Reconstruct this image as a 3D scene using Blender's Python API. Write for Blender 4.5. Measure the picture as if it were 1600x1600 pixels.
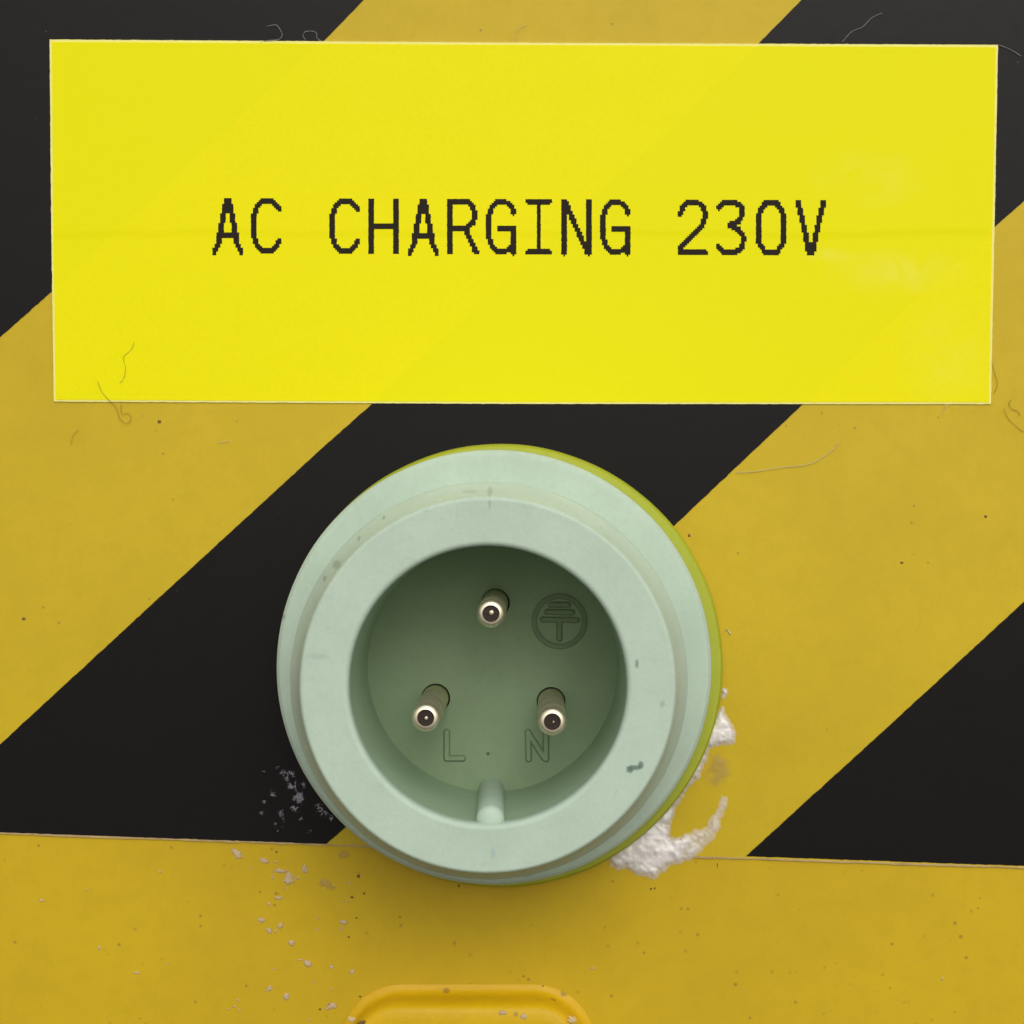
import bpy, math, random
import numpy as np
from mathutils import Vector
from mathutils.geometry import tessellate_polygon
random.seed(7)
for o in list(bpy.data.objects): bpy.data.objects.remove(o)
S = bpy.context.scene
COL = S.collection
# ---------------------------------------------------------------- camera, sky, sun
D = 0.380                      # camera to panel distance (m)
F = 3378.0                     # focal length in photograph pixels
VX, VY = 840.0, 765.0          # foot of the camera axis on the panel, photograph pixels
cd = bpy.data.cameras.new('camera'); cam = bpy.data.objects.new('camera', cd); COL.objects.link(cam)
cam.location = (0, -D, 0); cam.rotation_euler = (math.radians(90), 0, 0)
cd.sensor_width = 36; cd.lens = 36 * F / 1600
cd.shift_x = (800 - VX) / 1600; cd.shift_y = -(800 - VY) / 1600
cd.clip_start = 0.005; cd.clip_end = 500
cd.dof.use_dof = True; cd.dof.focus_distance = 0.353; cd.dof.aperture_fstop = 80
S.camera = cam
SUN_EL, SUN_ROT = 34, 170
w = bpy.data.worlds.new('World'); S.world = w; w.use_nodes = True
nt = w.node_tree; nt.nodes.clear()
sky = nt.nodes.new('ShaderNodeTexSky'); sky.sky_type = 'NISHITA'; sky.sun_disc = False
sky.sun_elevation = math.radians(SUN_EL); sky.sun_rotation = math.radians(SUN_ROT)
sky.dust_density = 6; sky.air_density = 1.2; sky.ozone_density = 1
hs = nt.nodes.new('ShaderNodeHueSaturation'); hs.inputs['Saturation'].default_value = 0.36
bg = nt.nodes.new('ShaderNodeBackground'); bg.inputs['Strength'].default_value = 0.092
wo = nt.nodes.new('ShaderNodeOutputWorld')
nt.links.new(sky.outputs[0], hs.inputs['Color']); nt.links.new(hs.outputs[0], bg.inputs['Color'])
nt.links.new(bg.outputs[0], wo.inputs['Surface'])
sd = bpy.data.lights.new('sun', 'SUN'); sd.energy = 1.0; sd.angle = math.radians(150); sd.color = (1, .962, .90)
sun = bpy.data.objects.new('sun', sd); COL.objects.link(sun)
az = math.radians(SUN_ROT); el = math.radians(SUN_EL)
sdir = Vector((math.sin(az) * math.cos(el), math.cos(az) * math.cos(el), math.sin(el)))
sun.rotation_euler = sdir.to_track_quat('Z', 'Y').to_euler()
S.render.engine = 'CYCLES'
S.view_settings.view_transform = 'Standard'; S.view_settings.look = 'None'
S.view_settings.exposure = 0.0; S.view_settings.gamma = 1

# ---------------------------------------------------------------- helpers
def P(px, py, h=0.0):
    """point of the place seen at photograph pixel (px, py), h metres in front of the panel"""
    k = (D - h) / F
    return Vector(((px - VX) * k, -h, -(py - VY) * k))
def link(name, verts, faces, mat, parent=None, smooth=False):
    me = bpy.data.meshes.new(name)
    off = parent.matrix_basis.translation if parent else Vector()
    if parent and parent.parent: off = off + parent.parent.matrix_basis.translation
    me.from_pydata([tuple(Vector(v) - off) for v in verts], [], faces)
    if mat: me.materials.append(mat)
    if smooth: me.polygons.foreach_set('use_smooth', [True] * len(me.polygons))
    me.update()
    o = bpy.data.objects.new(name, me); COL.objects.link(o)
    if parent: o.parent = parent
    return o
def empty(name, loc):
    o = bpy.data.objects.new(name, None); o.location = loc; o.empty_display_size = .01; COL.objects.link(o); return o
def tag(o, label=None, cat=None, group=None, kind=None):
    for k, v in (('label', label), ('category', cat), ('group', group), ('kind', kind)):
        if v: o[k] = v
    return o
def sharp(o, deg=35):
    me = o.data
    me.polygons.foreach_set('use_smooth', [True] * len(me.polygons))
    me.set_sharp_from_angle(angle=math.radians(deg))
    return o
def sheet(name, pts, h0, h1, mat, parent=None, jit=0.0, step=6, inset=0.0, seed=1, skip=()):
    """flat piece cut to an outline (photograph pixels), from height h0 to h1"""
    rnd = random.Random(seed); out = []
    n = len(pts)
    for i in range(n):
        a, b = pts[i], pts[(i + 1) % n]; L = math.dist(a, b); m = max(1, int(L / step)) if jit else 1
        for k in range(m):
            t = k / m; x = a[0] + (b[0] - a[0]) * t; y = a[1] + (b[1] - a[1]) * t
            if jit and k: x += rnd.gauss(0, jit); y += rnd.gauss(0, jit)
            out.append((x, y))
    top = [P(x, y, h1) for x, y in out]; bot = [P(x, y, h0) for x, y in out]
    tr = tessellate_polygon([[Vector((p.x, p.z, 0)) for p in top]])
    N = len(out); faces = []
    for t in tr:
        a, b, c = (top[i] for i in t)
        nrm = (b - a).cross(c - a)
        faces.append(tuple(t) if nrm.y < 0 else tuple(reversed(t)))
    for i in range(N):
        j = (i + 1) % N; faces.append((i, j, N + j, N + i))
    return link(name, top + bot, faces, mat, parent)
def lathe(name, cx, cz, prof, mat, parent, seg=160, deg=40, wob=0.0):
    """prof: list of (radius, height in front of the panel) ; cx, cz the axis"""
    V = []; Fc = []; rnd = random.Random(3)
    ph = [rnd.uniform(0, 6.28) for _ in range(6)]
    for r, h in prof:
        for k in range(seg):
            a = 2 * math.pi * k / seg
            rr = r * (1 + wob * (math.sin(3 * a + ph[0]) + .6 * math.sin(7 * a + ph[1]) + .4 * math.sin(17 * a + ph[2])))
            V.append((cx + rr * math.cos(a), -h, cz + rr * math.sin(a)))
    for i in range(len(prof) - 1):
        for k in range(seg):
            j = (k + 1) % seg
            Fc.append((i * seg + k, i * seg + j, (i + 1) * seg + j, (i + 1) * seg + k))
    return sharp(link(name, V, Fc, mat, parent), deg)
def arc(r0, h0, r1, h1, bulge, n=6):
    """rounded corner between two profile points, control point = bulge (r,h)"""
    out = []
    for i in range(n + 1):
        t = i / n
        out.append(((1-t)**2*r0 + 2*t*(1-t)*bulge[0] + t*t*r1, (1-t)**2*h0 + 2*t*(1-t)*bulge[1] + t*t*h1))
    return out
# numpy value noise
_tab = np.random.RandomState(5).rand(256, 256)
def vn(x, y):
    xi = np.floor(x).astype(int); yi = np.floor(y).astype(int); fx = x - xi; fy = y - yi
    fx = fx*fx*(3-2*fx); fy = fy*fy*(3-2*fy)
    g = lambda a, b: _tab[a & 255, b & 255]
    return (g(xi, yi)*(1-fx) + g(xi+1, yi)*fx)*(1-fy) + (g(xi, yi+1)*(1-fx) + g(xi+1, yi+1)*fx)*fy
def fbm(x, y, o=4):
    s = 0; a = .5
    for i in range(o):
        s = s + a*(vn(x + 17.3*i, y - 9.1*i)); x = x*2.03; y = y*2.03; a *= .5
    return s/(1-.5**o)
def poly_sd(X, Y, pts):
    """signed distance in pixels, positive inside"""
    d = np.full(X.shape, 1e9); ins = np.zeros(X.shape, bool); n = len(pts)
    for i in range(n):
        ax, ay = pts[i]; bx, by = pts[(i+1) % n]
        ex, ey = bx-ax, by-ay; t = np.clip(((X-ax)*ex + (Y-ay)*ey)/(ex*ex+ey*ey+1e-9), 0, 1)
        d = np.minimum(d, np.hypot(X-ax-t*ex, Y-ay-t*ey))
        c = ((ay > Y) != (by > Y)) & (X < (bx-ax)*(Y-ay)/((by-ay) if by != ay else 1e-9) + ax)
        ins ^= c
    return np.where(ins, d, -d)
def field(name, box, step, fun, base, mat, parent=None):
    """height field in metres over a region; below zero it dips under the surface it lies on"""
    x0, y0, x1, y1 = box
    xs = np.arange(x0, x1, step); ys = np.arange(y0, y1, step); X, Y = np.meshgrid(xs, ys)
    H = fun(X, Y); keep = H > 0
    cell = keep[:-1, :-1] | keep[1:, :-1] | keep[:-1, 1:] | keep[1:, 1:]
    ii, jj = np.nonzero(cell); W = X.shape[1]
    q = np.stack([ii*W+jj, (ii+1)*W+jj, (ii+1)*W+jj+1, ii*W+jj+1], 1)
    used, inv = np.unique(q, return_inverse=True); q = inv.reshape(q.shape)
    Xf, Yf, Hf = X.ravel()[used], Y.ravel()[used], np.maximum(H.ravel()[used], -0.00006)
    h = base + Hf; k = (D-h)/F
    V = np.stack([(Xf-VX)*k, -h, -(Yf-VY)*k], 1)
    o = link(name, [tuple(v) for v in V], [tuple(int(a) for a in f) for f in q], mat, parent, True)
    at = o.data.attributes.new('thick', 'FLOAT', 'POINT'); at.data.foreach_set('value', np.maximum(Hf, 0)*1000)
    return o

# ---------------------------------------------------------------- materials
def new(name):
    m = bpy.data.materials.new(name); m.use_nodes = True; t = m.node_tree
    return m, t, t.nodes['Principled BSDF']
def node(t, typ, **kw):
    n = t.nodes.new(typ)
    for k, v in kw.items(): setattr(n, k, v)
    return n
def noise(t, vec, scale, detail=4, rough=.55, dist=0):
    n = node(t, 'ShaderNodeTexNoise'); n.inputs['Scale'].default_value = scale
    n.inputs['Detail'].default_value = detail; n.inputs['Roughness'].default_value = rough; n.inputs['Distortion'].default_value = dist
    t.links.new(vec, n.inputs['Vector']); return n.outputs['Fac']
def ramp(t, fac, a, b, ca=(0,0,0,1), cb=(1,1,1,1)):
    r = node(t, 'ShaderNodeValToRGB'); r.color_ramp.elements[0].position = a; r.color_ramp.elements[1].position = b
    r.color_ramp.elements[0].color = ca; r.color_ramp.elements[1].color = cb; t.links.new(fac, r.inputs[0]); return r.outputs[0]
def mix(t, fac, a, b, mode='MIX'):
    m = node(t, 'ShaderNodeMix', data_type='RGBA', blend_type=mode)
    for s, v in ((0, fac), (6, a), (7, b)):
        if isinstance(v, (int, float)): m.inputs[s].default_value = v
        elif isinstance(v, tuple): m.inputs[s].default_value = (*v[:3], 1)
        else: t.links.new(v, m.inputs[s])
    return m.outputs[2]
def bump(t, h, dist, strength=1, prev=None):
    b = node(t, 'ShaderNodeBump'); b.inputs['Distance'].default_value = dist; b.inputs['Strength'].default_value = strength
    t.links.new(h, b.inputs['Height'])
    if prev: t.links.new(prev, b.inputs['Normal'])
    return b.outputs['Normal']
def surface(name, col, rough, var=.12, tint=None, big=40, spec=.5, grain=.00003, gscale=1600, wave=0.0, specks=None, roughvar=.08, metal=0):
    m, t, b = new(name)
    co = node(t, 'ShaderNodeTexCoord').outputs['Object']
    n1 = noise(t, co, big, 5, .6); n2 = noise(t, co, big*9, 4, .6); n3 = noise(t, co, gscale, 3, .6)
    tint = tint or tuple(c*.78 for c in col)
    c = mix(t, ramp(t, n1, .35, .75), tuple(x*(1+var*.3) for x in col), tint)
    c2 = mix(t, var, col, c)
    c2 = mix(t, mulf(t, ramp(t, n2, .45, .8), var*.6), c2, tuple(x*.80 for x in col))
    c2 = mix(t, mulf(t, ramp(t, n3, .40, .75), .10), c2, tuple(x*.70 for x in col))
    if specks:
        v = node(t, 'ShaderNodeTexVoronoi'); v.inputs['Scale'].default_value = specks[0]; t.links.new(co, v.inputs['Vector'])
        sp = ramp(t, v.outputs['Distance'], specks[1], specks[1]*1.6, (1,1,1,1), (0,0,0,1))
        wn = ramp(t, noise(t, co, specks[0]*.31, 2), .5, .6)
        c2 = mix(t, mulf(t, mulc(t, sp, wn), .6), c2, specks[2])
    t.links.new(c2, b.inputs['Base Color'])
    rr = node(t, 'ShaderNodeMapRange'); rr.inputs[3].default_value = rough-roughvar; rr.inputs[4].default_value = rough+roughvar
    t.links.new(n2, rr.inputs[0]); t.links.new(rr.outputs[0], b.inputs['Roughness'])
    b.inputs['Specular IOR Level'].default_value = spec; b.inputs['Metallic'].default_value = metal
    nm = bump(t, n3, grain, 1)
    if wave: nm = bump(t, n1, wave, 1, nm)
    t.links.new(nm, b.inputs['Normal'])
    return m, t, b, co, c2, nm
def mulf(t, a, f):
    n = node(t, 'ShaderNodeMath', operation='MULTIPLY'); t.links.new(a, n.inputs[0]); n.inputs[1].default_value = f; return n.outputs[0]
def mulc(t, a, bb):
    n = node(t, 'ShaderNodeMath', operation='MULTIPLY'); t.links.new(a, n.inputs[0]); t.links.new(bb, n.inputs[1]); return n.outputs[0]

paint = surface('yellow_panel_paint', (.58, .40, .009), .47, .5, (.52, .35, .009), 30, .26, .000006, 1500, .00008, (420, .10, (.22, .13, .03)))[0]
film = surface('yellow_tape_film', (.58, .42, .012), .42, .5, (.51, .375, .012), 30, .27, .000006, 1500, .00008, (300, .05, (.20, .14, .04)))[0]
black = surface('black_tape_print', (.0064, .0060, .0062), .32, .5, (.009, .0075, .007), 60, .15, .000005, 1500, .00006, (300, .03, (.12, .11, .10)))[0]
edge = surface('tape_cut_edge', (.50, .36, .15), .6, .6, (.22, .14, .05), 300)[0]
lab = surface('label_yellow', (.885, .825, .001), .36, .10, (.87, .81, .001), 12, .10, .000004, 1500, .00006)
# ridge that the tape seam below telegraphs through the sticker
m_, t_, b_, co_, _, nm_ = lab
sx = node(t_, 'ShaderNodeSeparateXYZ'); t_.links.new(co_, sx.inputs[0])
rr_ = node(t_, 'ShaderNodeMapRange', interpolation_type='SMOOTHSTEP'); t_.links.new(sx.outputs[2], rr_.inputs[0])
zc = -(352 - VY)*D/F; 
rr_.inputs[1].default_value = -.0009; rr_.inputs[2].default_value = .0009
nz = node(t_, 'ShaderNodeMath', operation='ADD'); t_.links.new(sx.outputs[2], nz.inputs[0]); LABZ = nz
nz2 = noise(t_, co_, 30, 2); sc = mulf(t_, nz2, .003)
ad = node(t_, 'ShaderNodeMath', operation='ADD'); t_.links.new(nz.outputs[0], ad.inputs[0]); t_.links.new(sc, ad.inputs[1])
t_.links.new(ad.outputs[0], rr_.inputs[0])
t_.links.new(bump(t_, rr_.outputs[0], .00006, 1, nm_), b_.inputs['Normal'])
# the stripes underneath show faintly through the film
l1_ = node(t_, 'ShaderNodeVectorMath', operation='DOT_PRODUCT'); t_.links.new(co_, l1_.inputs[0]); l1_.inputs[1].default_value = (1, 0, -1/.925)
def step_(u, up):
    q = node(t_, 'ShaderNodeMapRange'); t_.links.new(l1_.outputs['Value'], q.inputs[0]); c_ = (u - 1188)*D/F
    q.inputs[1].default_value = c_ - .0006; q.inputs[2].default_value = c_ + .0006
    q.inputs[3].default_value = 0 if up else 1; q.inputs[4].default_value = 1 if up else 0
    return q.outputs[0]
bB_ = mulc(t_, step_(1263, True), step_(1937, False))
bA_ = node(t_, 'ShaderNodeMath', operation='ADD'); t_.links.new(bB_, bA_.inputs[0]); t_.links.new(step_(573, False), bA_.inputs[1])
src_ = b_.inputs['Base Color'].links[0].from_socket
t_.links.new(mix(t_, mulf(t_, bA_.outputs[0], .55), src_, (.82, .80, .0015)), b_.inputs['Base Color'])
for (px_, py_, ax_, ay_, am_) in ((1400, 425, .014, .0045, .6), (1300, 400, .006, .0016, .5), (1360, 280, .012, .006, .3), (1480, 560, .010, .012, .25)):  # pale patches: gloss reflections painted into the sticker colour
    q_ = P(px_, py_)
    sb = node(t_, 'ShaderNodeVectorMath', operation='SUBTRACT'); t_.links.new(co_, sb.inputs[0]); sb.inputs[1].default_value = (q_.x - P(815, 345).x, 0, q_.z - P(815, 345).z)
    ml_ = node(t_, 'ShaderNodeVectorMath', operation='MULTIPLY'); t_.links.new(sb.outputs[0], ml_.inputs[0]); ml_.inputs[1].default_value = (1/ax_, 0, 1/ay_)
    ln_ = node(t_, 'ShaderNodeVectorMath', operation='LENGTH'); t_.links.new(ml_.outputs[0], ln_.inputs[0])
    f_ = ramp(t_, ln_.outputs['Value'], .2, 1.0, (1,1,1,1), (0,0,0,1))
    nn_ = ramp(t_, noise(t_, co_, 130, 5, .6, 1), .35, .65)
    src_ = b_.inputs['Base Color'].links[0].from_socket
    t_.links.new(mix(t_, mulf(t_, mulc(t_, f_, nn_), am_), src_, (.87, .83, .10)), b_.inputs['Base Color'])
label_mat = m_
paper = surface('label_paper_edge', (.88, .84, .26), .7, .4, (.82, .76, .10), 250)[0]
ink = surface('thermal_print_black', (.012, .007, .002), .6, .3, (.018, .011, .003), 300, .2)[0]
lime = surface('lime_bounce_tint', (.40, .46, .024), .55, .4, (.42, .38, .02), 60)[0]  # yellow bounce from the sticker, painted as a lime colour
# mint plastic with scuffs
MINT = (.490, .617, .510)
def mint_mat(name, scuffs=(), MINT=MINT):
    m, t, b, co, c, nm = surface(name, MINT, .50, .42, tuple(x*.86 for x in MINT), 90, .12, .00004, 1500, 0)
    dn = node(t, 'ShaderNodeTexNoise'); dn.inputs['Scale'].default_value = 900; dn.inputs['Detail'].default_value = 4
    t.links.new(co, dn.inputs['Vector'])
    vs = node(t, 'ShaderNodeVectorMath', operation='SCALE'); t.links.new(dn.outputs['Color'], vs.inputs[0]); vs.inputs['Scale'].default_value = .0005
    va = node(t, 'ShaderNodeVectorMath', operation='ADD'); t.links.new(co, va.inputs[0]); t.links.new(vs.outputs[0], va.inputs[1])
    for (p, rx, rz, amt, dark) in scuffs:
        sub = node(t, 'ShaderNodeVectorMath', operation='SUBTRACT'); t.links.new(va.outputs[0], sub.inputs[0])
        sub.inputs[1].default_value = (p[0]+.00025, 0, p[1]+.00025)
        ml = node(t, 'ShaderNodeVectorMath', operation='MULTIPLY'); t.links.new(sub.outputs[0], ml.inputs[0]); ml.inputs[1].default_value = (1/rx, 0, 1/rz)
        ln = node(t, 'ShaderNodeVectorMath', operation='LENGTH'); t.links.new(ml.outputs[0], ln.inputs[0])
        f = ramp(t, ln.outputs['Value'], .45, 1.0, (1,1,1,1), (0,0,0,1))
        c = mix(t, mulf(t, f, amt), c, dark)
    # fine dirt scratches
    wv = noise(t, co, 260, 8, .75, 2); c = mix(t, mulf(t, ramp(t, wv, .60, .72), .35), c, (.27, .37, .31))
    t.links.new(c, b.inputs['Base Color'])
    return m
AX, AZ = -.00785, -.0308       # axis of the inlet
def rel(px, py, h):
    p = P(px, py, h); return (p.x - AX, p.z - AZ)
G = (.10, .16, .13)
sc_front = [(rel(992, 1199, .04), .0015, .0005, .8, G), (rel(984, 1203, .04), .0007, .0007, .85, G), (rel(1001, 1195, .04), .0006, .0007, .8, G),
            (rel(995, 1037, .04), .0004, .0009, .6, G), (rel(498, 1026, .04), .0018, .0006, .35, (.30, .38, .36)),
            (rel(770, 1333, .04), .0005, .0012, .4, (.30, .40, .50)), (rel(766, 768, .035), .0005, .0010, .5, (.25, .33, .30)),
            (rel(735, 768, .03), .0016, .0004, .3, (.28, .36, .32)), (rel(532, 880, .03), .0012, .0008, .35, G), (rel(512, 902, .03), .0005, .0006, .4, G),
            (rel(565, 840, .03), .0004, .0005, .4, G), (rel(603, 808, .03), .0004, .0004, .45, G), (rel(1035, 1100, .04), .0005, .0007, .3, G),
            (rel(765, 788, .04), .0003, .0010, .3, G)]
mint = mint_mat('mint_green_plastic', sc_front)
mint_flange = mint_mat('mint_green_plastic_flange', [(rel(770, 1370, .012), .0014, .0006, .5, (.22, .27, .25)), (rel(820, 1367, .012), .0016, .0005, .4, (.22, .27, .25)),
                       (rel(700, 1362, .012), .0008, .0006, .3, G), (rel(443, 964, .012), .0006, .0006, .35, G)])
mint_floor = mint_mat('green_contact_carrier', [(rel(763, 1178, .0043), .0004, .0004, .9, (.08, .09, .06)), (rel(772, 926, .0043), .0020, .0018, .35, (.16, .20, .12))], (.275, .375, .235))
mint_mark = mint_mat('shaded_mark_edge', [], (.19, .26, .155))  # corner shade round the raised marks, put into a darker green
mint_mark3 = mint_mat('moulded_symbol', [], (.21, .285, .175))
mint_wall_shade = mint_mat('shaded_mint_wall', [], (.35, .475, .33))  # shade inside the cavity, put into a darker wall colour
void = surface('dark_gap', (.01, .01, .008), .8, .2)[0]
nickel = surface('nickel_plated_brass', (.96, .87, .66), .45, .4, (.50, .40, .26), 400, .5, .00001, 2500, metal=1)[0]
nickel_side = surface('tarnished_nickel', (.66, .63, .44), .6, .5, (.30, .24, .15), 300, .5, .00001, 2500, metal=1)[0]
end_reflection = surface('painted_dark_reflection', (.016, .008, .005), .5, .5, (.03, .018, .012), 900, .35, .00006, 2200)[0]  # dark reflection in the flat pin ends, painted as brown
def residue(name, col, thick_full, gain=1.0, floor=.0, rough=.5):
    m, t, b = new(name)
    co = node(t, 'ShaderNodeTexCoord').outputs['Object']
    n = noise(t, co, 420, 4, .55); n2 = noise(t, co, 250, 4, .6)
    c = mix(t, ramp(t, n, .35, .7), tuple(x*.90 for x in col), col)
    c = mix(t, mulf(t, ramp(t, n2, .62, .74), .22), c, (col[0]*.55, col[1]*.45, col[2]*.40))
    t.links.new(c, b.inputs['Base Color']); b.inputs['Roughness'].default_value = rough
    b.inputs['Specular IOR Level'].default_value = .6
    t.links.new(bump(t, n, .00003, 1), b.inputs['Normal'])
    at = node(t, 'ShaderNodeAttribute', attribute_name='thick')
    mr = node(t, 'ShaderNodeMapRange'); t.links.new(at.outputs['Fac'], mr.inputs[0])
    mr.inputs[1].default_value = 0; mr.inputs[2].default_value = thick_full; mr.inputs[3].default_value = floor; mr.inputs[4].default_value = gain
    t.links.new(mr.outputs[0], b.inputs['Alpha'])
    return m
silicone = residue('whitish_silicone', (.95, .92, .915), .50, .97, .30, .35)
glue_white = residue('dried_glue_white', (.46, .45, .54), .16, .55, .0)
glue_pink = residue('dried_glue_beige', (.72, .56, .36), .16, .80, .02)
glue_clear = residue('clear_glue_smear', (.62, .44, .16), .12, .35, .0)
hair_pale = surface('pale_hair', (.62, .55, .38), .5, .2)[0]
hair_grey = surface('grey_fibre', (.34, .33, .32), .5, .2)[0]
hair_dark = surface('dark_fibre', (.26, .20, .03), .6, .2)[0]
dirt_mat = surface('dirt', (.17, .11, .025), .8, .3)[0]
lug_paint = surface('deep_yellow_plastic', (.70, .45, .005), .42, .5, (.66, .38, .005), 60, .28, .00002, 900, .0005, (260, .12, (.24, .13, .03)))[0]

# ---------------------------------------------------------------- the panel and the tape
PB = [(-700, -700), (2300, -700), (2300, 2300), (-700, 2300)]
panel = sheet('panel', PB, -.004, 0, paint); tag(panel, kind='structure')
def bottom(x): return 1302.5 + .0357*x if x < 560 else 1322.5 + (x-560)*.0325
tape = empty('hazard_tape', P(800, 600))
tag(tape, 'black and yellow diagonal striped hazard tape stuck across the panel behind the sticker and inlet', 'hazard tape')
BX = [(x, bottom(x)) for x in (2100, 1600, 1165, 850, 560, 510, 250, 0, -500)]
sheet('yellow_film', [(-500, -500), (2100, -500)] + BX, .00002, .00018, film, tape, .2, 7)
T0, T1 = .00019, .00026
sheet('black_stripe', [(-500, -500), (1095, -500), (831, -250), (568, 0), (508, 62), (300, 255), (78, 458), (0, 527), (-250, 752), (-500, 976)], T0, T1, black, tape, .22, 6, seed=2)
sheet('black_stripe', [(1778, -500), (1515, -250), (1252, 0), (1187, 66), (880, 353), (578, 634), (500, 703), (231, 950), (0, 1163), (-140, 1292), (0, 1301), (250, 1310), (508, 1320), (512, 1317), (526, 1305), (790, 1063), (1055, 820), (1252, 634), (1400, 497), (1557, 352), (1600, 314), (1850, 84), (2100, -146), (2100, -500)], T0, T1, black, tape, .22, 6, seed=3)
sheet('black_stripe', [(2100, 480), (1850, 710), (1600, 940), (1400, 1124), (1165, 1338), (1600, 1353), (2100, 1369)], T0, T1, black, tape, .22, 6, seed=4)
# cut edge of the tape: a thin pale lip
ed = [(x, bottom(x)-.5) for x in range(-500, 2101, 20)]; rn = random.Random(9)
sheet('cut_edge', [(x, y-1.4) for x, y in ed] + [(x, y+1.3+rn.gauss(0, .5)) for x, y in reversed(ed)], .0000, .00028, edge, tape, .25, 5, seed=6)

# ---------------------------------------------------------------- the sticker
LQ = [(77.5, 61.5), (800, 66.5), (1559.5, 70), (1554, 355), (1548.5, 631.5), (800, 631), (84, 627.5), (80, 350)]
st = empty('label_sticker', P(815, 345)); zoff = st.location.z
tag(st, 'bright yellow rectangular sticker printed AC CHARGING 230V above the green inlet', 'sticker')
LABZ.inputs[1].default_value = zoff - zc
IN = [(81, 65.2), (800, 70), (1556, 73.6), (1550.5, 355), (1545.2, 628.3), (800, 628), (87, 624.6), (83.2, 350)]
H = .00042
sheet('paper_backing', LQ, .00027, H, paper, st, .15, 5, seed=8)
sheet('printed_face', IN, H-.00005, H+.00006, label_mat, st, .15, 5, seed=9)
GL = {
 'A': [[(1,28.3),(3,24),(5,13),(7.2,2)], [(15,28.3),(13,24),(11,13),(8.8,2)], [(3.5,19.3),(12.5,19.3)], [(7,1.3),(9,1.3)], [(7,2.5),(9,2.5)]],
 'C': [[(14.9,6),(13,3),(10,1.2),(6.5,1.2),(3,5),(1.3,10),(1.3,19),(3,24),(6.5,27.8),(10,27.8),(13,26),(14.8,22.5)]],
 'H': [[(1.3,1.2),(1.3,28)], [(14.7,1.2),(14.7,28)], [(1.3,14.4),(14.7,14.4)]],
 'R': [[(1.3,28),(1.3,1.2),(10.5,1.2),(13.5,4),(14.7,8),(13.5,12.5),(10.5,15.3),(1.3,15.3)], [(9.5,15.3),(12,21),(15.3,28)]],
 'G': [[(14.8,7.2),(13.5,4),(10,1.2),(6.5,1.2),(3,5),(1.3,10),(1.3,19),(3,24),(6.5,27.8),(10,27.8),(13.8,24.8)], [(14.7,28.2),(14.7,15.4),(7,15.4)]],
 'I': [[(2.6,1.2),(13.4,1.2)], [(8,1.2),(8,27.8)], [(2.6,27.8),(13.4,27.8)]],
 'N': [[(1.3,28.2),(1.3,1.2)], [(14.7,1.2),(14.7,28.2)], [(2.2,1.8),(13.6,27.6)]],
 '2': [[(1.4,7.5),(2.5,4),(5.5,1.3),(10,1.3),(13.5,4),(14.7,8.5),(13,13),(1.8,25),(1.3,27.8),(14.9,27.8)]],
 '3': [[(1.2,4.2),(4,1.3),(10,1.3),(13.3,4),(13.3,8.5),(11.5,11.5),(7,13.2),(11.5,15.5),(14.6,20),(13.5,24.8),(10,27.8),(4,27.8),(1,24.6)]],
 '0': [[(5.5,1.3),(10.5,1.3),(13.5,5),(14.7,9),(14.7,21),(13.5,24.3),(10.5,27.8),(5.5,27.8),(2.5,24.3),(1.3,21),(1.3,9),(2.5,5),(5.5,1.3)]],
 'V': [[(1.3,1),(3,8),(5,17),(7,27.2)], [(14.7,1),(13,8),(11,17),(9,27.2)], [(7,27.8),(9,27.8)]],
}
def glyph(ch, x0, y0):
    sub = 1; cw = 2.98
    gx, gy = np.meshgrid(np.arange(-1, 18)+.5, np.arange(-1, 30)+.5)
    d = np.full(gx.shape, 9.)
    for s in GL[ch]:
        for a, b in zip(s[:-1], s[1:]):
            ex, ey = b[0]-a[0], b[1]-a[1]; t = np.clip(((gx-a[0])*ex+(gy-a[1])*ey)/(ex*ex+ey*ey), 0, 1)
            d = np.minimum(d, np.hypot(gx-a[0]-t*ex, gy-a[1]-t*ey))
    on = d < 1.43; V = []; Fc = []; h = H + .00008
    rows, cols = on.shape
    for r in range(rows):
        c = 0
        while c < cols:
            if on[r, c]:
                e = c
                while e < cols and on[r, e]: e += 1
                xa, xb = x0+(c-1)*cw, x0+(e-1)*cw; ya, yb = y0+(r-1)*cw, y0+r*cw
                j = rn.gauss(0, .18); xa += j; xb += rn.gauss(0, .18); n = len(V)
                V += [P(xa, ya, h), P(xa, yb, h), P(xb, yb, h), P(xb, ya, h)]; Fc.append((n, n+1, n+2, n+3)); c = e
            else: c += 1
    o = link('printed_character', V, Fc, ink, st); o['label'] = 'printed black character ' + ch
TX = {0:332, 1:392, 3:514.5, 4:575.5, 5:637.5, 6:698.5, 7:759, 8:818, 9:877, 10:937.5, 12:1059, 13:1119, 14:1181, 15:1243}
for i, ch in enumerate('AC CHARGING 230V'):
    if ch != ' ': glyph(ch, TX[i], 309.5 + (TX[i]-332)*.0034)

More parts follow.
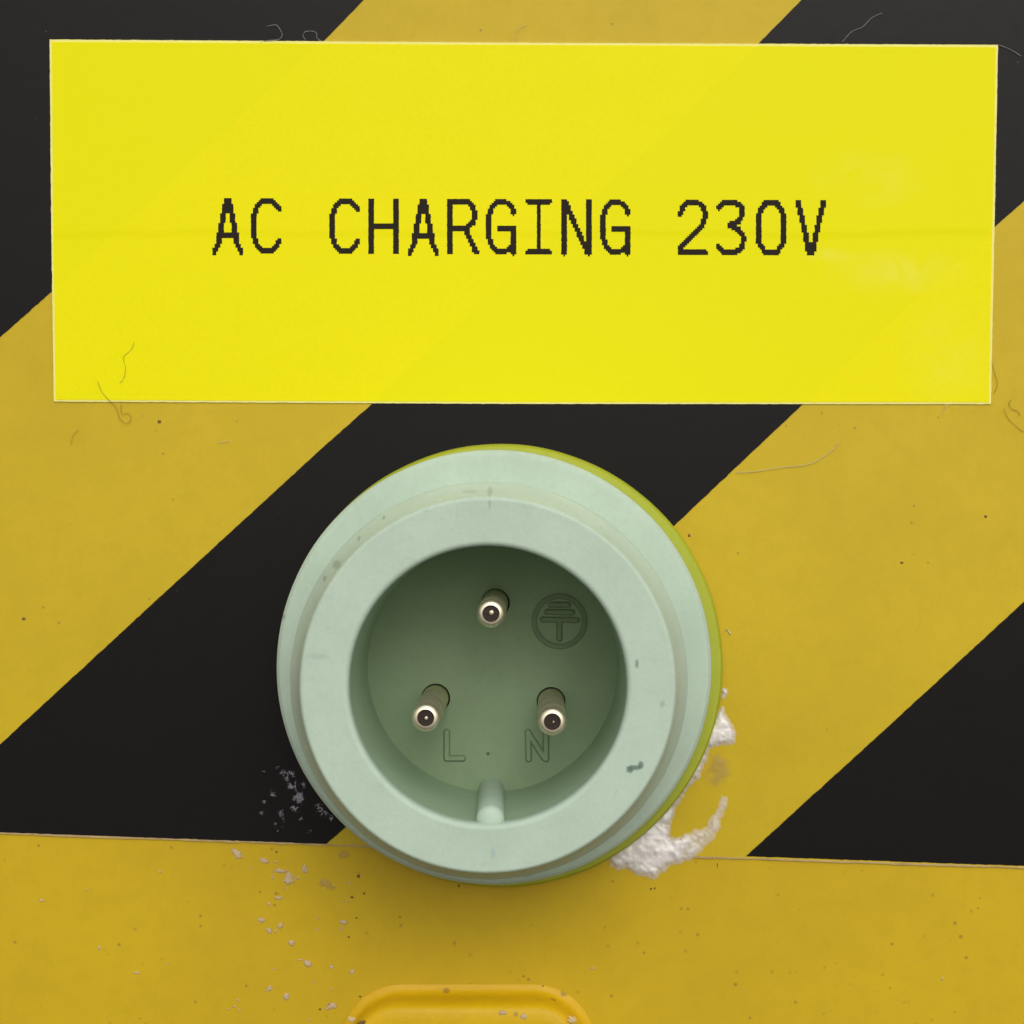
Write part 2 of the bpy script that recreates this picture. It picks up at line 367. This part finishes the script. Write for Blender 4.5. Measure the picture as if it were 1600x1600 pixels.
# ---------------------------------------------------------------- the power inlet
inlet = empty('power_inlet', (AX, 0, AZ))
tag(inlet, 'round mint green three pin power inlet with bounce light painted lime round its base, sticking out of the panel', 'power inlet')
g = P(783, 1040, .002)
lathe('bounce_tint_ring', g.x, g.z, [(.028, .0002), (.0386, .0002), (.0388, .001), (.0386, .0028), (.0382, .0033), (.036, .0034)], lime, inlet, wob=.0012)  # ring added to carry the bounce light on the flange side
lathe('flange', AX+.0004, AZ+.0005, [(.0345, .0034), (.0366, .0034)] + [(.0371, .0112), (.0370, .0116), (.0365, .01215), (.0362, .01225), (.0357, .0123), (.0312, .0125)], mint_flange, inlet, wob=.0006, seg=200, deg=20)
lathe('collar', AX, AZ, [(.0316, .0110), (.0320, .0310)] + arc(.0320, .0315, .0316, .0328, (.0320, .0325), 4) + arc(.0298, .0392, .0292, .0400, (.0296, .0399), 5) + [(.0290, .04), (.0229, .04)]
      + arc(.0227, .0400, .0219, .0391, (.02205, .0399), 8) + [(.0219, .0378), (.0219, .0372)], mint, inlet, seg=220, deg=30, wob=.0004)
lathe('shaded_cavity_wall', AX, AZ, [(.0219, .0372), (.0219, .030), (.0218, .018), (.0217, .006), (.0217, .0035)], mint_wall_shade, inlet, seg=160, deg=30, wob=.0004)  # wall of the collar continued, with the cavity shade in its colour
# cavity floor with three pin holes
PINS = [('L', 665, 1122), ('N', 863, 1128), ('E', 767, 959)]
FH = .0043
pp = [P(x, y, .0366) for _, x, y in PINS]
loops = [[(AX + .0218*math.cos(2*math.pi*k/96), AZ + .0218*math.sin(2*math.pi*k/96)) for k in range(96)]]
HR = .00250
hc = [(pp[0].x+.00010, pp[0].z+.00008), (pp[1].x, pp[1].z+.00010), (pp[2].x+.0001, pp[2].z)]
for cx, cz in hc: loops.append([(cx + HR*math.cos(2*math.pi*k/40), cz + HR*math.sin(2*math.pi*k/40)) for k in range(40)])
import bmesh
bm = bmesh.new(); rings = []
for lp in loops:
    vs = [bm.verts.new((x-AX, -FH, z-AZ)) for x, z in lp]; rings.append(vs)
    for i in range(len(vs)): bm.edges.new((vs[i], vs[(i+1) % len(vs)]))
bmesh.ops.triangle_fill(bm, edges=bm.edges[:], use_beauty=True)
for f in bm.faces:
    f.normal_update()
    if f.normal.y > 0: f.normal_flip()
for vs in rings[1:]:
    lo = [bm.verts.new((v.co.x, -.0008, v.co.z)) for v in vs]
    for i in range(len(vs)):
        j = (i+1) % len(vs); bm.faces.new((vs[i], vs[j], lo[j], lo[i]))
    bm.faces.new(lo)
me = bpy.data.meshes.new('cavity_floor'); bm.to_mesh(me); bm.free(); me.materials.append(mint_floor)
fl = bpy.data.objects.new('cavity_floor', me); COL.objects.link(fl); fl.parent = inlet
def disc(name, cx, cz, r, h, mat, parent, n=32):
    return link(name, [(cx + r*math.cos(2*math.pi*k/n), -h, cz + r*math.sin(2*math.pi*k/n)) for k in range(n)], [tuple(range(n))[::-1]], mat, parent)
# marks moulded in the floor: raised strokes with rounded ends
def stroke(V, Fc, a, b, wpx, h0, h1, n=8):
    ax, ay = a; bx, by = b; L = math.dist(a, b) or 1; ux, uy = (bx-ax)/L, (by-ay)/L; ang = math.atan2(uy, ux)
    out = []
    for k in range(n+1): t = ang + math.pi/2 + math.pi*k/n; out.append((ax + wpx/2*math.cos(t), ay + wpx/2*math.sin(t)))
    for k in range(n+1): t = ang - math.pi/2 + math.pi*k/n; out.append((bx + wpx/2*math.cos(t), by + wpx/2*math.sin(t)))
    cx, cy = (ax+bx)/2, (ay+by)/2; N = len(out); s = len(V)
    def grow(q):
        o2 = []
        for i, (x, y) in enumerate(out):
            ex, ey = (a if i <= n else b); l = math.hypot(x-ex, y-ey) or 1
            o2.append((x + (x-ex)/l*q, y + (y-ey)/l*q))
        return o2
    V += [P(x, y, h0) for x, y in grow(1.3)] + [P(x, y, h1) for x, y in grow(-1.3)]
    ins = []
    for i in range(N): j = (i+1) % N; Fc.append((s+i, s+j, s+N+j, s+N+i))
    Fc.append(tuple(s+N+i for i in range(N)))
def mark(name, segs, wpx, dh=.00030, ring=None, top=None):
    V = []; Fc = []
    for i, (a, b) in enumerate(segs): stroke(V, Fc, a, b, wpx, FH, FH+dh+i*.00001)
    if ring:
        cx, cy, r0, r1 = ring; s = len(V); n = 56
        prof = [(r0, FH), (r0+.8, FH+dh), (r1-.8, FH+dh), (r1, FH)]
        for r, h in prof:
            V += [P(cx + r*math.cos(2*math.pi*k/n), cy + r*math.sin(2*math.pi*k/n), h) for k in range(n)]
        for q in range(3):
            for k in range(n): j = (k+1) % n; Fc.append((s+q*n+k, s+q*n+j, s+(q+1)*n+j, s+(q+1)*n+k))
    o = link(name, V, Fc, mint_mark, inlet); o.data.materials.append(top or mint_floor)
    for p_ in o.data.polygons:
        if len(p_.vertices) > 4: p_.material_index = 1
    b2 = bmesh.new(); b2.from_mesh(o.data); bmesh.ops.recalc_face_normals(b2, faces=b2.faces); b2.to_mesh(o.data); b2.free()
    return o
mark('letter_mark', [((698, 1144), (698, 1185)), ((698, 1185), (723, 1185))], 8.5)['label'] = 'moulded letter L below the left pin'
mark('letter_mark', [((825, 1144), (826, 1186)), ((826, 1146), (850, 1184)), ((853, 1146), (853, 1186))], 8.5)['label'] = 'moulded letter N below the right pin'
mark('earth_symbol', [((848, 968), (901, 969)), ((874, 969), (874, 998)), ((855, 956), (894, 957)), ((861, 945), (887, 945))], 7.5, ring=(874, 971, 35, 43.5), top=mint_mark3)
# keying rib
rx, rz, rr = -.0075, -.0523, .00215
V = []; Fc = []; n = 24
prof = [(1.06, .0040), (1.02, .02), (1.05, .0370)] + [(1.05*math.cos(t), .0370 + .0018*math.sin(t)) for t in (.3, .6, .9, 1.15, 1.35, 1.5)]
for s, h in prof:
    for k in range(n): a = 2*math.pi*k/n; V.append((rx - .0006*(1 - h/.037) + rr*s*math.cos(a), -h, rz + rr*s*math.sin(a)))
for i in range(len(prof)-1):
    for k in range(n): j = (k+1) % n; Fc.append((i*n+k, i*n+j, (i+1)*n+j, (i+1)*n+k))
Fc.append(tuple((len(prof)-1)*n + k for k in range(n)))
sharp(link('keying_rib', V, Fc, mint, inlet), 60)
# pins
PL = {'L': 'left contact pin beside the letter L', 'N': 'right contact pin beside the letter N', 'E': 'upper earth contact pin'}
for (nm, x, y), p, (cx, cz) in zip(PINS, pp, hc):
    R_ = .00230
    pin = lathe('pin', p.x, p.z, [(R_, .0009), (R_, .0352)], nickel_side, inlet, 48, 40)
    pin['label'] = PL[nm]
    rim = lathe('pin_rim', p.x, p.z, arc(R_, .0353, .00140, .03665, (.00228, .0365), 10) + [(.00134, .0366), (.00130, .0362)], nickel, pin, 48, 50)
    dd = link('pin_end_reflection', [(p.x + .00142*math.cos(2*math.pi*k/32)*(1+.04*math.sin(5*k)), -.0363, p.z + .00142*math.sin(2*math.pi*k/32)) for k in range(32)], [tuple(range(32))[::-1]], end_reflection, pin)
    r2 = .00042 if nm == 'E' else (.00030 if nm == 'L' else .00018)
    lathe('centre_pip', p.x + (.0001 if nm != 'N' else .0002), p.z + (.0002 if nm == 'E' else 0), [(r2, .03625), (r2*.9, .0364), (r2*.5, .0365), (r2*.05, .03652)], nickel, pin, 20, 60)
    disc('pin_hole', cx, cz, HR*.99, .00095, void, inlet)

# ---------------------------------------------------------------- raised moulding at the bottom
def rrect(x0, y0, x1, y1, r, n=10):
    o = []
    for cx, cy, a0 in ((x0+r, y0+r, 180), (x1-r, y0+r, 270), (x1-r, y1-r, 0), (x0+r, y1-r, 90)):
        for k in range(n+1): a = math.radians(a0 + 90*k/n); o.append((cx + r*math.cos(a), cy + r*math.sin(a)))
    return o
lug = []; V = []; Fc = []
LX0, LY0, LX1, LY1 = 546, 1552, 917, 1960
for ins, h, in ((-14, .00005), (-7, .00025), (-3, .0005), (0, .0011), (1.5, .0026), (3, .0040), (6, .0052), (10, .0058), (16, .0061), (30, .0062)):
    ring = rrect(LX0+ins, LY0+ins, LX1-ins, LY1-ins, 82-ins); lug.append([ (P(x, y).x, -h, P(x, y).z) for x, y in ring])
n = len(lug[0])
for r in lug: V += r
for i in range(len(lug)-1):
    for k in range(n): j = (k+1) % n; Fc.append((i*n+k, i*n+j, (i+1)*n+j, (i+1)*n+k))
Fc.append(tuple((len(lug)-1)*n + k for k in range(n)))
lugo = sharp(link('raised_moulding', V, Fc, lug_paint), 50)
b2 = bmesh.new(); b2.from_mesh(lugo.data); bmesh.ops.recalc_face_normals(b2, faces=b2.faces); b2.to_mesh(lugo.data); b2.free()
tag(lugo, 'raised orange yellow plastic moulding with rounded corners at the bottom of the panel', 'plastic moulding')

# ---------------------------------------------------------------- silicone, glue, hairs, dirt
Z4 = lambda L: [(940 + a/4.704, 1060 + b/4.704) for a, b in L]
sil = Z4([(40,1270),(58,1350),(115,1412),(190,1400),(260,1440),(330,1450),(380,1475),(440,1430),(520,1370),(575,1357),(640,1340),(700,1290),(760,1240),(830,1180),(862,1100),(880,1030),(905,960),(928,930),(922,870),(890,862),(868,920),(840,990),(790,1050),(768,1100),(700,1108),(640,1140),(560,1165),(520,1180),(500,1160),(495,1080),(530,1010),(545,940),(600,860),(650,780),(710,730),(750,640),(780,600),(800,520),(870,490),(940,482),(988,470),(980,380),(940,300),(910,250),(885,195),(866,215),(840,290),(780,380),(700,480),(640,560),(560,680),(470,800),(360,900),(240,1020),(100,1150)])
def silf(X, Y):
    d = poly_sd(X + 9*(fbm(X*.13, Y*.13)-.5), Y + 9*(fbm(X*.13+40, Y*.13)-.5), sil)
    bed = np.clip((np.hypot(X-781, Y-1036)-345), 0, 60)
    core = np.exp(-((X-1015)/38)**2 - ((Y-1322)/34)**2) + .8*np.exp(-((X-1130)/22)**2 - ((Y-1140)/26)**2) + .55*np.exp(-(bed/16)**2)*np.exp(-((X-1060)/60)**2)
    lum = fbm(X*.07, Y*.07, 2); ripple = fbm(X*.10+9, Y*.10, 2)
    Hh = np.minimum(d/9.0, 1)*(.00018 + .0006*core*(.6+.8*lum) + .0006*(ripple-.38))
    return np.where(d > 0, np.maximum(Hh, .00004), d*.00002)
s1 = field('silicone_bead', (930, 1080, 1160, 1385), 1.3, silf, .00026, silicone)
tag(s1, 'lumpy whitish silicone squeezed out along the lower right edge of the green inlet', 'silicone')
dab = Z4([(895,66),(922,80),(930,108),(912,135),(893,158),(878,140),(884,108),(876,85)])
s2 = field('silicone_dab', (1115, 1065, 1150, 1100), 1.0, lambda X, Y: np.where((d := poly_sd(X, Y, dab)) > 0, np.minimum(d/4, 1)*(.0002+.0004*fbm(X*.2, Y*.2)), d*.00003), .0002, silicone)
tag(s2, 'small whitish silicone dab just above the silicone bead on the right', 'silicone')
sm = Z4([(790,560),(860,530),(930,590),(960,680),(930,770),(850,810),(780,790),(740,720)])
s3 = field('silicone_smear', (1085, 1160, 1155, 1245), 1.3, lambda X, Y: np.where((d := poly_sd(X+6*(fbm(X*.1, Y*.1)-.5), Y, sm)) > 0, np.minimum(d/14, 1)*(.00003+.00022*np.clip(fbm(X*.1+5, Y*.1)-.3, 0, 1)*2), d*.00002), .00020, glue_clear)
tag(s3, 'thin brownish smear on the yellow stripe inside the curl of silicone', 'smear')
# scaly residue on the black stripe, lower left of the inlet
K8 = lambda a, b: (330 + a/5.333, 1150 + b/5.333)
cent = [(650,330,55,1), (685,420,60,1), (730,520,60,1), (690,600,50,.9), (570,720,55,.8), (570,640,60,.6), (550,260,22,.8), (515,490,35,.75), (810,790,22,1.3), (900,600,38,1.1), (945,650,35,.9), (1000,685,28,1.1), (440,290,22,.6), (600,315,35,.8), (420,640,30,.6), (745,690,20,.9), (440,550,20,.7), (560,795,15,.9), (770,410,30,.8), (490,440,60,.35), (620,520,130,.30)]
def crust(X, Y):
    m = np.zeros(X.shape)
    for a, b, r, s in cent:
        cx, cy = K8(a, b); q = r/5.333; m = np.maximum(m, s*np.exp(-(((X-cx)**2+(Y-cy)**2)/(q*q))))
    rid = 1-np.abs(2*fbm(X*.17, Y*.17, 3)-1)*3.2; cl = fbm(X*.45+30, Y*.45, 3)
    v = m*(.75*rid + .45*cl) - .27
    return np.clip(v, -.2, .5)*.00045
s4 = field('glue_residue', (385, 1180, 530, 1310), .9, crust, .00026, glue_white)
tag(s4, 'scattered pale scaly glue residue on the black stripe at the lower left of the inlet', 'glue residue', kind='stuff')
Z9 = lambda a, b: (340 + a/5.714, 1420 + b/5.714)
small = []
for a, b, rx_, ry_ in ((330,1100,14,8),(610,1270,10,10),(540,1050,20,10),(720,1185,16,14),(510,1180,8,24),(1150,1225,22,8),(1130,1380,18,10),(1085,830,10,18),(560,1350,40,18),(480,1400,25,12)):
    cx, cy = K8(a, b); small.append((cx, cy, rx_/5.333, ry_/5.333))
for a, b, rx_, ry_ in ((180,815,15,14),(150,872,18,10),(90,895,14,12),(195,905,12,12),(890,185,11,17),(1100,178,13,24),(1015,520,20,24),(735,455,30,10),(860,655,14,8),(500,540,18,8),(1010,715,10,18),(390,100,38,30),(1200,560,25,30),(905,85,8,14),(820,990,12,14),(515,200,14,16)):
    cx, cy = Z9(a, b); small.append((cx, cy, rx_/5.714, ry_/5.714))
small += [(250,1362,2.6,2.4),(65,1407,5,2),(155,1481,2.5,4),(213,1520,6,2.2),(1473,1529,2.6,2.6),(925,1513,3,2.6),(135,1391,2.5,1.6),(262,1506,1.5,3),(1430,1500,1.5,1.5),(1078,857,2.5,3.4)]
def crumbs(X, Y):
    v = np.full(X.shape, -.3)
    for i, (cx, cy, a, b) in enumerate(small):
        mm = (np.abs(X-cx) < 4*a+4) & (np.abs(Y-cy) < 4*b+4)
        q = 1 - np.hypot((X-cx)/a, (Y-cy)/b) + .7*(fbm(X*.55+i, Y*.55, 3)-.5)
        v = np.where(mm, np.maximum(v, q), v)
    return np.clip(v, -.3, .6)*.00028
s5 = field('glue_crumbs', (40, 1340, 1500, 1600), 1.15, crumbs, .0000, glue_pink)
tag(s5, 'fine beige crumbs of dried glue sprinkled over the yellow panel below the tape', 'glue crumbs', kind='stuff')
def flake(cx, cy, a, b, rot, label, mat=glue_pink, base=0.0, hh=.00030, seed=0):
    c, s = math.cos(rot), math.sin(rot); r = max(a, b)*1.7+3
    def f(X, Y):
        u = ((X-cx)*c + (Y-cy)*s)/a; v = (-(X-cx)*s + (Y-cy)*c)/b
        q = 1 - np.hypot(u, v) + 1.3*(fbm(X*.22+seed*7.1, Y*.22+seed, 4)-.5)
        return np.clip(q, -.3, .45)*hh*(.6+.8*fbm(X*.4, Y*.4+seed, 3))
    o = field('glue_flake', (cx-r, cy-r, cx+r, cy+r), .8, f, base, mat)
    tag(o, label, 'glue flake', 'dried glue flakes on the panel')
fl8 = [((218,980),11,5.5,.75,'long beige glue flake just under the tape edge, leftmost of the flakes'),
       ((440,1038),9,4.5,.35,'narrow beige glue flake between the long flake and the branching one'),
       ((572,1125),14,4.5,.05,'horizontal beige glue flake in the largest cluster under the tape edge'),
       ((645,1195),9,10,.3,'chunky beige glue flake hanging below the horizontal flake in the cluster'),
       ((780,1110),5,7.5,-.2,'small upright beige glue flake right of the cluster under the tape edge'),
       ((1095,990),11,5,.1,'faint yellowish glue flake close under the slanted corner of the black stripe'),
       ((960,1230),13,8,.5,'broad translucent yellow glue flake below and left of the inlet')]
for i, ((a, b), rx_, ry_, rot, lb) in enumerate(fl8):
    cx, cy = K8(a, b); flake(cx, cy, rx_, ry_, rot, lb, glue_clear if i > 4 else glue_pink, seed=i, hh=.0004)
fl9 = [((460,195),5.5,5,.3,'small beige glue flake left of a pair halfway down the yellow panel'),
       ((560,150),4.5,5,.9,'small pale glue flake, right one of a pair on the yellow panel'),
       ((655,305),4.5,6,0,'small upright beige glue flake below the pair on the yellow panel'),
       ((810,490),5,7,-.9,'whitish pink glue flake with a bright tip above the slanting and triangular ones'),
       ((460,715),6.5,4,-.6,'slanting pale glue flake left of the bright triangular one'),
       ((612,782),5.5,5.5,.6,'bright triangular glue flake above left of the raised moulding'),
       ((1120,120),7,4,0,'curved pale glue flake between the inlet and the raised moulding'),
       ((1010,870),9,6,-.3,'brownish pink glue flake with a dark speck beside the raised moulding')]
for i, ((a, b), rx_, ry_, rot, lb) in enumerate(fl9):
    cx, cy = Z9(a, b); flake(cx, cy, rx_, ry_, rot, lb, seed=20+i, hh=.0005)
for i, (cx, cy, a, b, lb) in enumerate([(549, 1593, 6, 5, 'whitish glue flake on the upper left corner of the raised moulding'), (785, 1583, 5, 4, 'pale glue flake on the raised moulding left of the dark-sided one'),
                         (818, 1588, 5, 6, 'pale glue flake on the raised moulding right of its middle'), (893, 1593, 7, 6, 'pale glue flake near the right corner of the raised moulding')]):
    k = 1/(1-.0061/D); flake(cx, cy, a, b, .2*i, lb, base=.0061 if i else .0050, seed=40+i, hh=.0005)
# dirt specks
def specks(X, Y):
    v = np.full(X.shape, -.3)
    for i, (cx, cy, a, b) in enumerate(SP):
        mm = (np.abs(X-cx) < 9) & (np.abs(Y-cy) < 9)
        v = np.where(mm, np.maximum(v, 1-np.hypot((X-cx)/a, (Y-cy)/b)+.5*(fbm(X*.8+i, Y*.8, 2)-.5)), v)
    return np.clip(v, -.3, .5)*.0003
SP = [(432,1331,1.8,1.8),(560,1369,2.6,2.6),(550,1402,3,1.8),(569,1396,1.8,1.6),(717,1384,1.5,2.6),(514,1571,2.8,3),(545,1464,1.8,1.8),(557,1434,1.8,1.3),(848,1541,2.2,1.8),(1017,1358+31,1.6,2.2),(1023,1388,1.4,1.6),(848,1541,2,1.6),(500,1577,2,1.6),(625,1433,1.2,1.2),(1121,1389-37,.9,4),(563,1557,2,1.4)]
s6 = field('dirt_specks', (420, 1325, 1130, 1600), 1.0, specks, .0, dirt_mat); tag(s6, 'tiny dark dirt specks on the yellow panel around the glue flakes', 'dirt', kind='stuff')
SP = [(249,659,3.2,2.8),(1077,837,2,2.6),(1540,807,2.6,2.6),(37,967,3,2.4),(1409,879,2.8,2.2),(1245,1268,1.4,1.4)]
s7 = field('dirt_specks', (20, 640, 1560, 1290), 1.6, lambda X, Y: specks(X, Y)*.8, .00018, dirt_mat); tag(s7, 'tiny dark dirt specks on the yellow stripes of the tape', 'dirt', kind='stuff')
# lug chip
k9 = field('dark_scrap', (550, 1588, 575, 1612), .7, lambda X, Y: (1-np.hypot(((X-563)*.84-(Y-1600)*.55)/9, ((X-563)*.55+(Y-1600)*.84)/3.4))*.0005, .0059, dirt_mat)
tag(k9, 'dark brown slanting scrap on the left corner of the raised moulding', 'scrap')
# hairs
def hair(pts, r, mat, label, h=.0005):
    # catmull-rom through the points, swept as a thin tube
    q = [pts[0]] + list(pts) + [pts[-1]]; path = []
    for i in range(1, len(q)-2):
        for k in range(6):
            t = k/6; a, b, c, d = q[i-1], q[i], q[i+1], q[i+2]
            f = lambda m: .5*(2*b[m] + (c[m]-a[m])*t + (2*a[m]-5*b[m]+4*c[m]-d[m])*t*t + (3*b[m]-a[m]-3*c[m]+d[m])*t**3)
            path.append((f(0), f(1)))
    path.append(pts[-1]); V = []; Fc = []; m = 5; L = len(path)
    for i, (x, y) in enumerate(path):
        a = path[max(0, i-1)]; b = path[min(L-1, i+1)]; dx, dy = b[0]-a[0], b[1]-a[1]; l = math.hypot(dx, dy) or 1
        nx, nz = -dy/l, -dx/l; c = P(x, y, h + .00012*math.sin(i*.7)); rad = r*(1 if 0 < i < L-1 else .3)
        for k in range(m):
            t = 2*math.pi*k/m; V.append((c.x + nx*rad*math.cos(t), c.y - rad*math.sin(t), c.z + nz*rad*math.cos(t)))
    for i in range(L-1):
        for k in range(m): j = (k+1) % m; Fc.append((i*m+k, i*m+j, (i+1)*m+j, (i+1)*m+k))
    tag(link('hair', V, Fc, mat, None, True), label, 'hair', 'hairs and fibres stuck to the panel')
q32 = lambda x0, y0, L: [(x0 + a/3.2, y0 + b/3.2) for a, b in L]
hair([(1150,738),(1180,737),(1215,731),(1255,727),(1280,718),(1300,703),(1311,691)], .00005, hair_pale, 'long pale curved hair on the yellow stripe right of the inlet')
hair([(1316,66),(1330,50),(1348,42),(1362,28),(1379,20)], .000042, hair_grey, 'straight grey hair standing up from the top right of the sticker onto the black stripe')
hair([(1561,70),(1580,78),(1596,88)], .000042, hair_grey, 'short grey hair off the top right corner of the sticker', .0006)
hair(q32(400,0,[(55,132),(100,125),(125,155),(130,180),(110,198),(60,203),(20,212)]), .000045, hair_grey, 'hook shaped grey fibre above the sticker, left one of two curls')
hair(q32(400,0,[(250,200),(235,180),(245,160),(275,155),(302,165),(305,190),(330,207)]), .000045, hair_grey, 'looped grey fibre above the sticker where black meets yellow')
hair(q32(0,450,[(672,268),(655,310),(618,345),(628,400),(620,450),(598,475)]), .000035, hair_dark, 'thin dark fibre lying on the lower left of the sticker', .0006)
hair(q32(0,450,[(488,465),(510,520),(545,560),(580,598),(598,650),(630,678),(656,655),(640,628),(608,628),(606,580)]), .000042, hair_dark, 'dark fibre with a small loop hanging over the bottom edge of the sticker', .00062)
hair(q32(1100,450,[(1440,372),(1452,420),(1468,480),(1448,530)]), .00004, hair_dark, 'dark fibre along the right edge of the sticker')
hair(q32(1100,450,[(1500,600),(1520,650),(1560,690),(1600,722)]), .00004, hair_dark, 'dark fibre trailing to the right below the sticker corner')
hair(q32(1100,450,[(1540,555),(1525,580),(1535,600),(1572,620),(1578,640)]), .000045, hair_dark, 'tiny crooked dark fibre just right of the sticker bottom corner')
hair(q32(1100,450,[(1218,583),(1200,605),(1195,635)]), .00004, hair_pale, 'short pale fibre poking out under the bottom edge of the sticker')
hair(q32(400,0,[(1300,205),(1298,170),(1320,138),(1352,128)]), .000035, hair_pale, 'faint pale hair on the yellow stripe above the sticker')
hair(q32(0,450,[(355,785),(365,740),(390,710)]), .00003, hair_dark, 'faint short dark hair on the yellow stripe below the sticker at the left')
hair(q32(0,450,[(1090,775),(1130,768),(1155,770)]), .00004, hair_pale, 'tiny pale hair on the yellow stripe between sticker and black stripe')
hair([(1135,983),(1138,986),(1142,991)], .00014, hair_pale, 'tiny pale rod shaped chip on the yellow stripe right of the inlet', .0003)
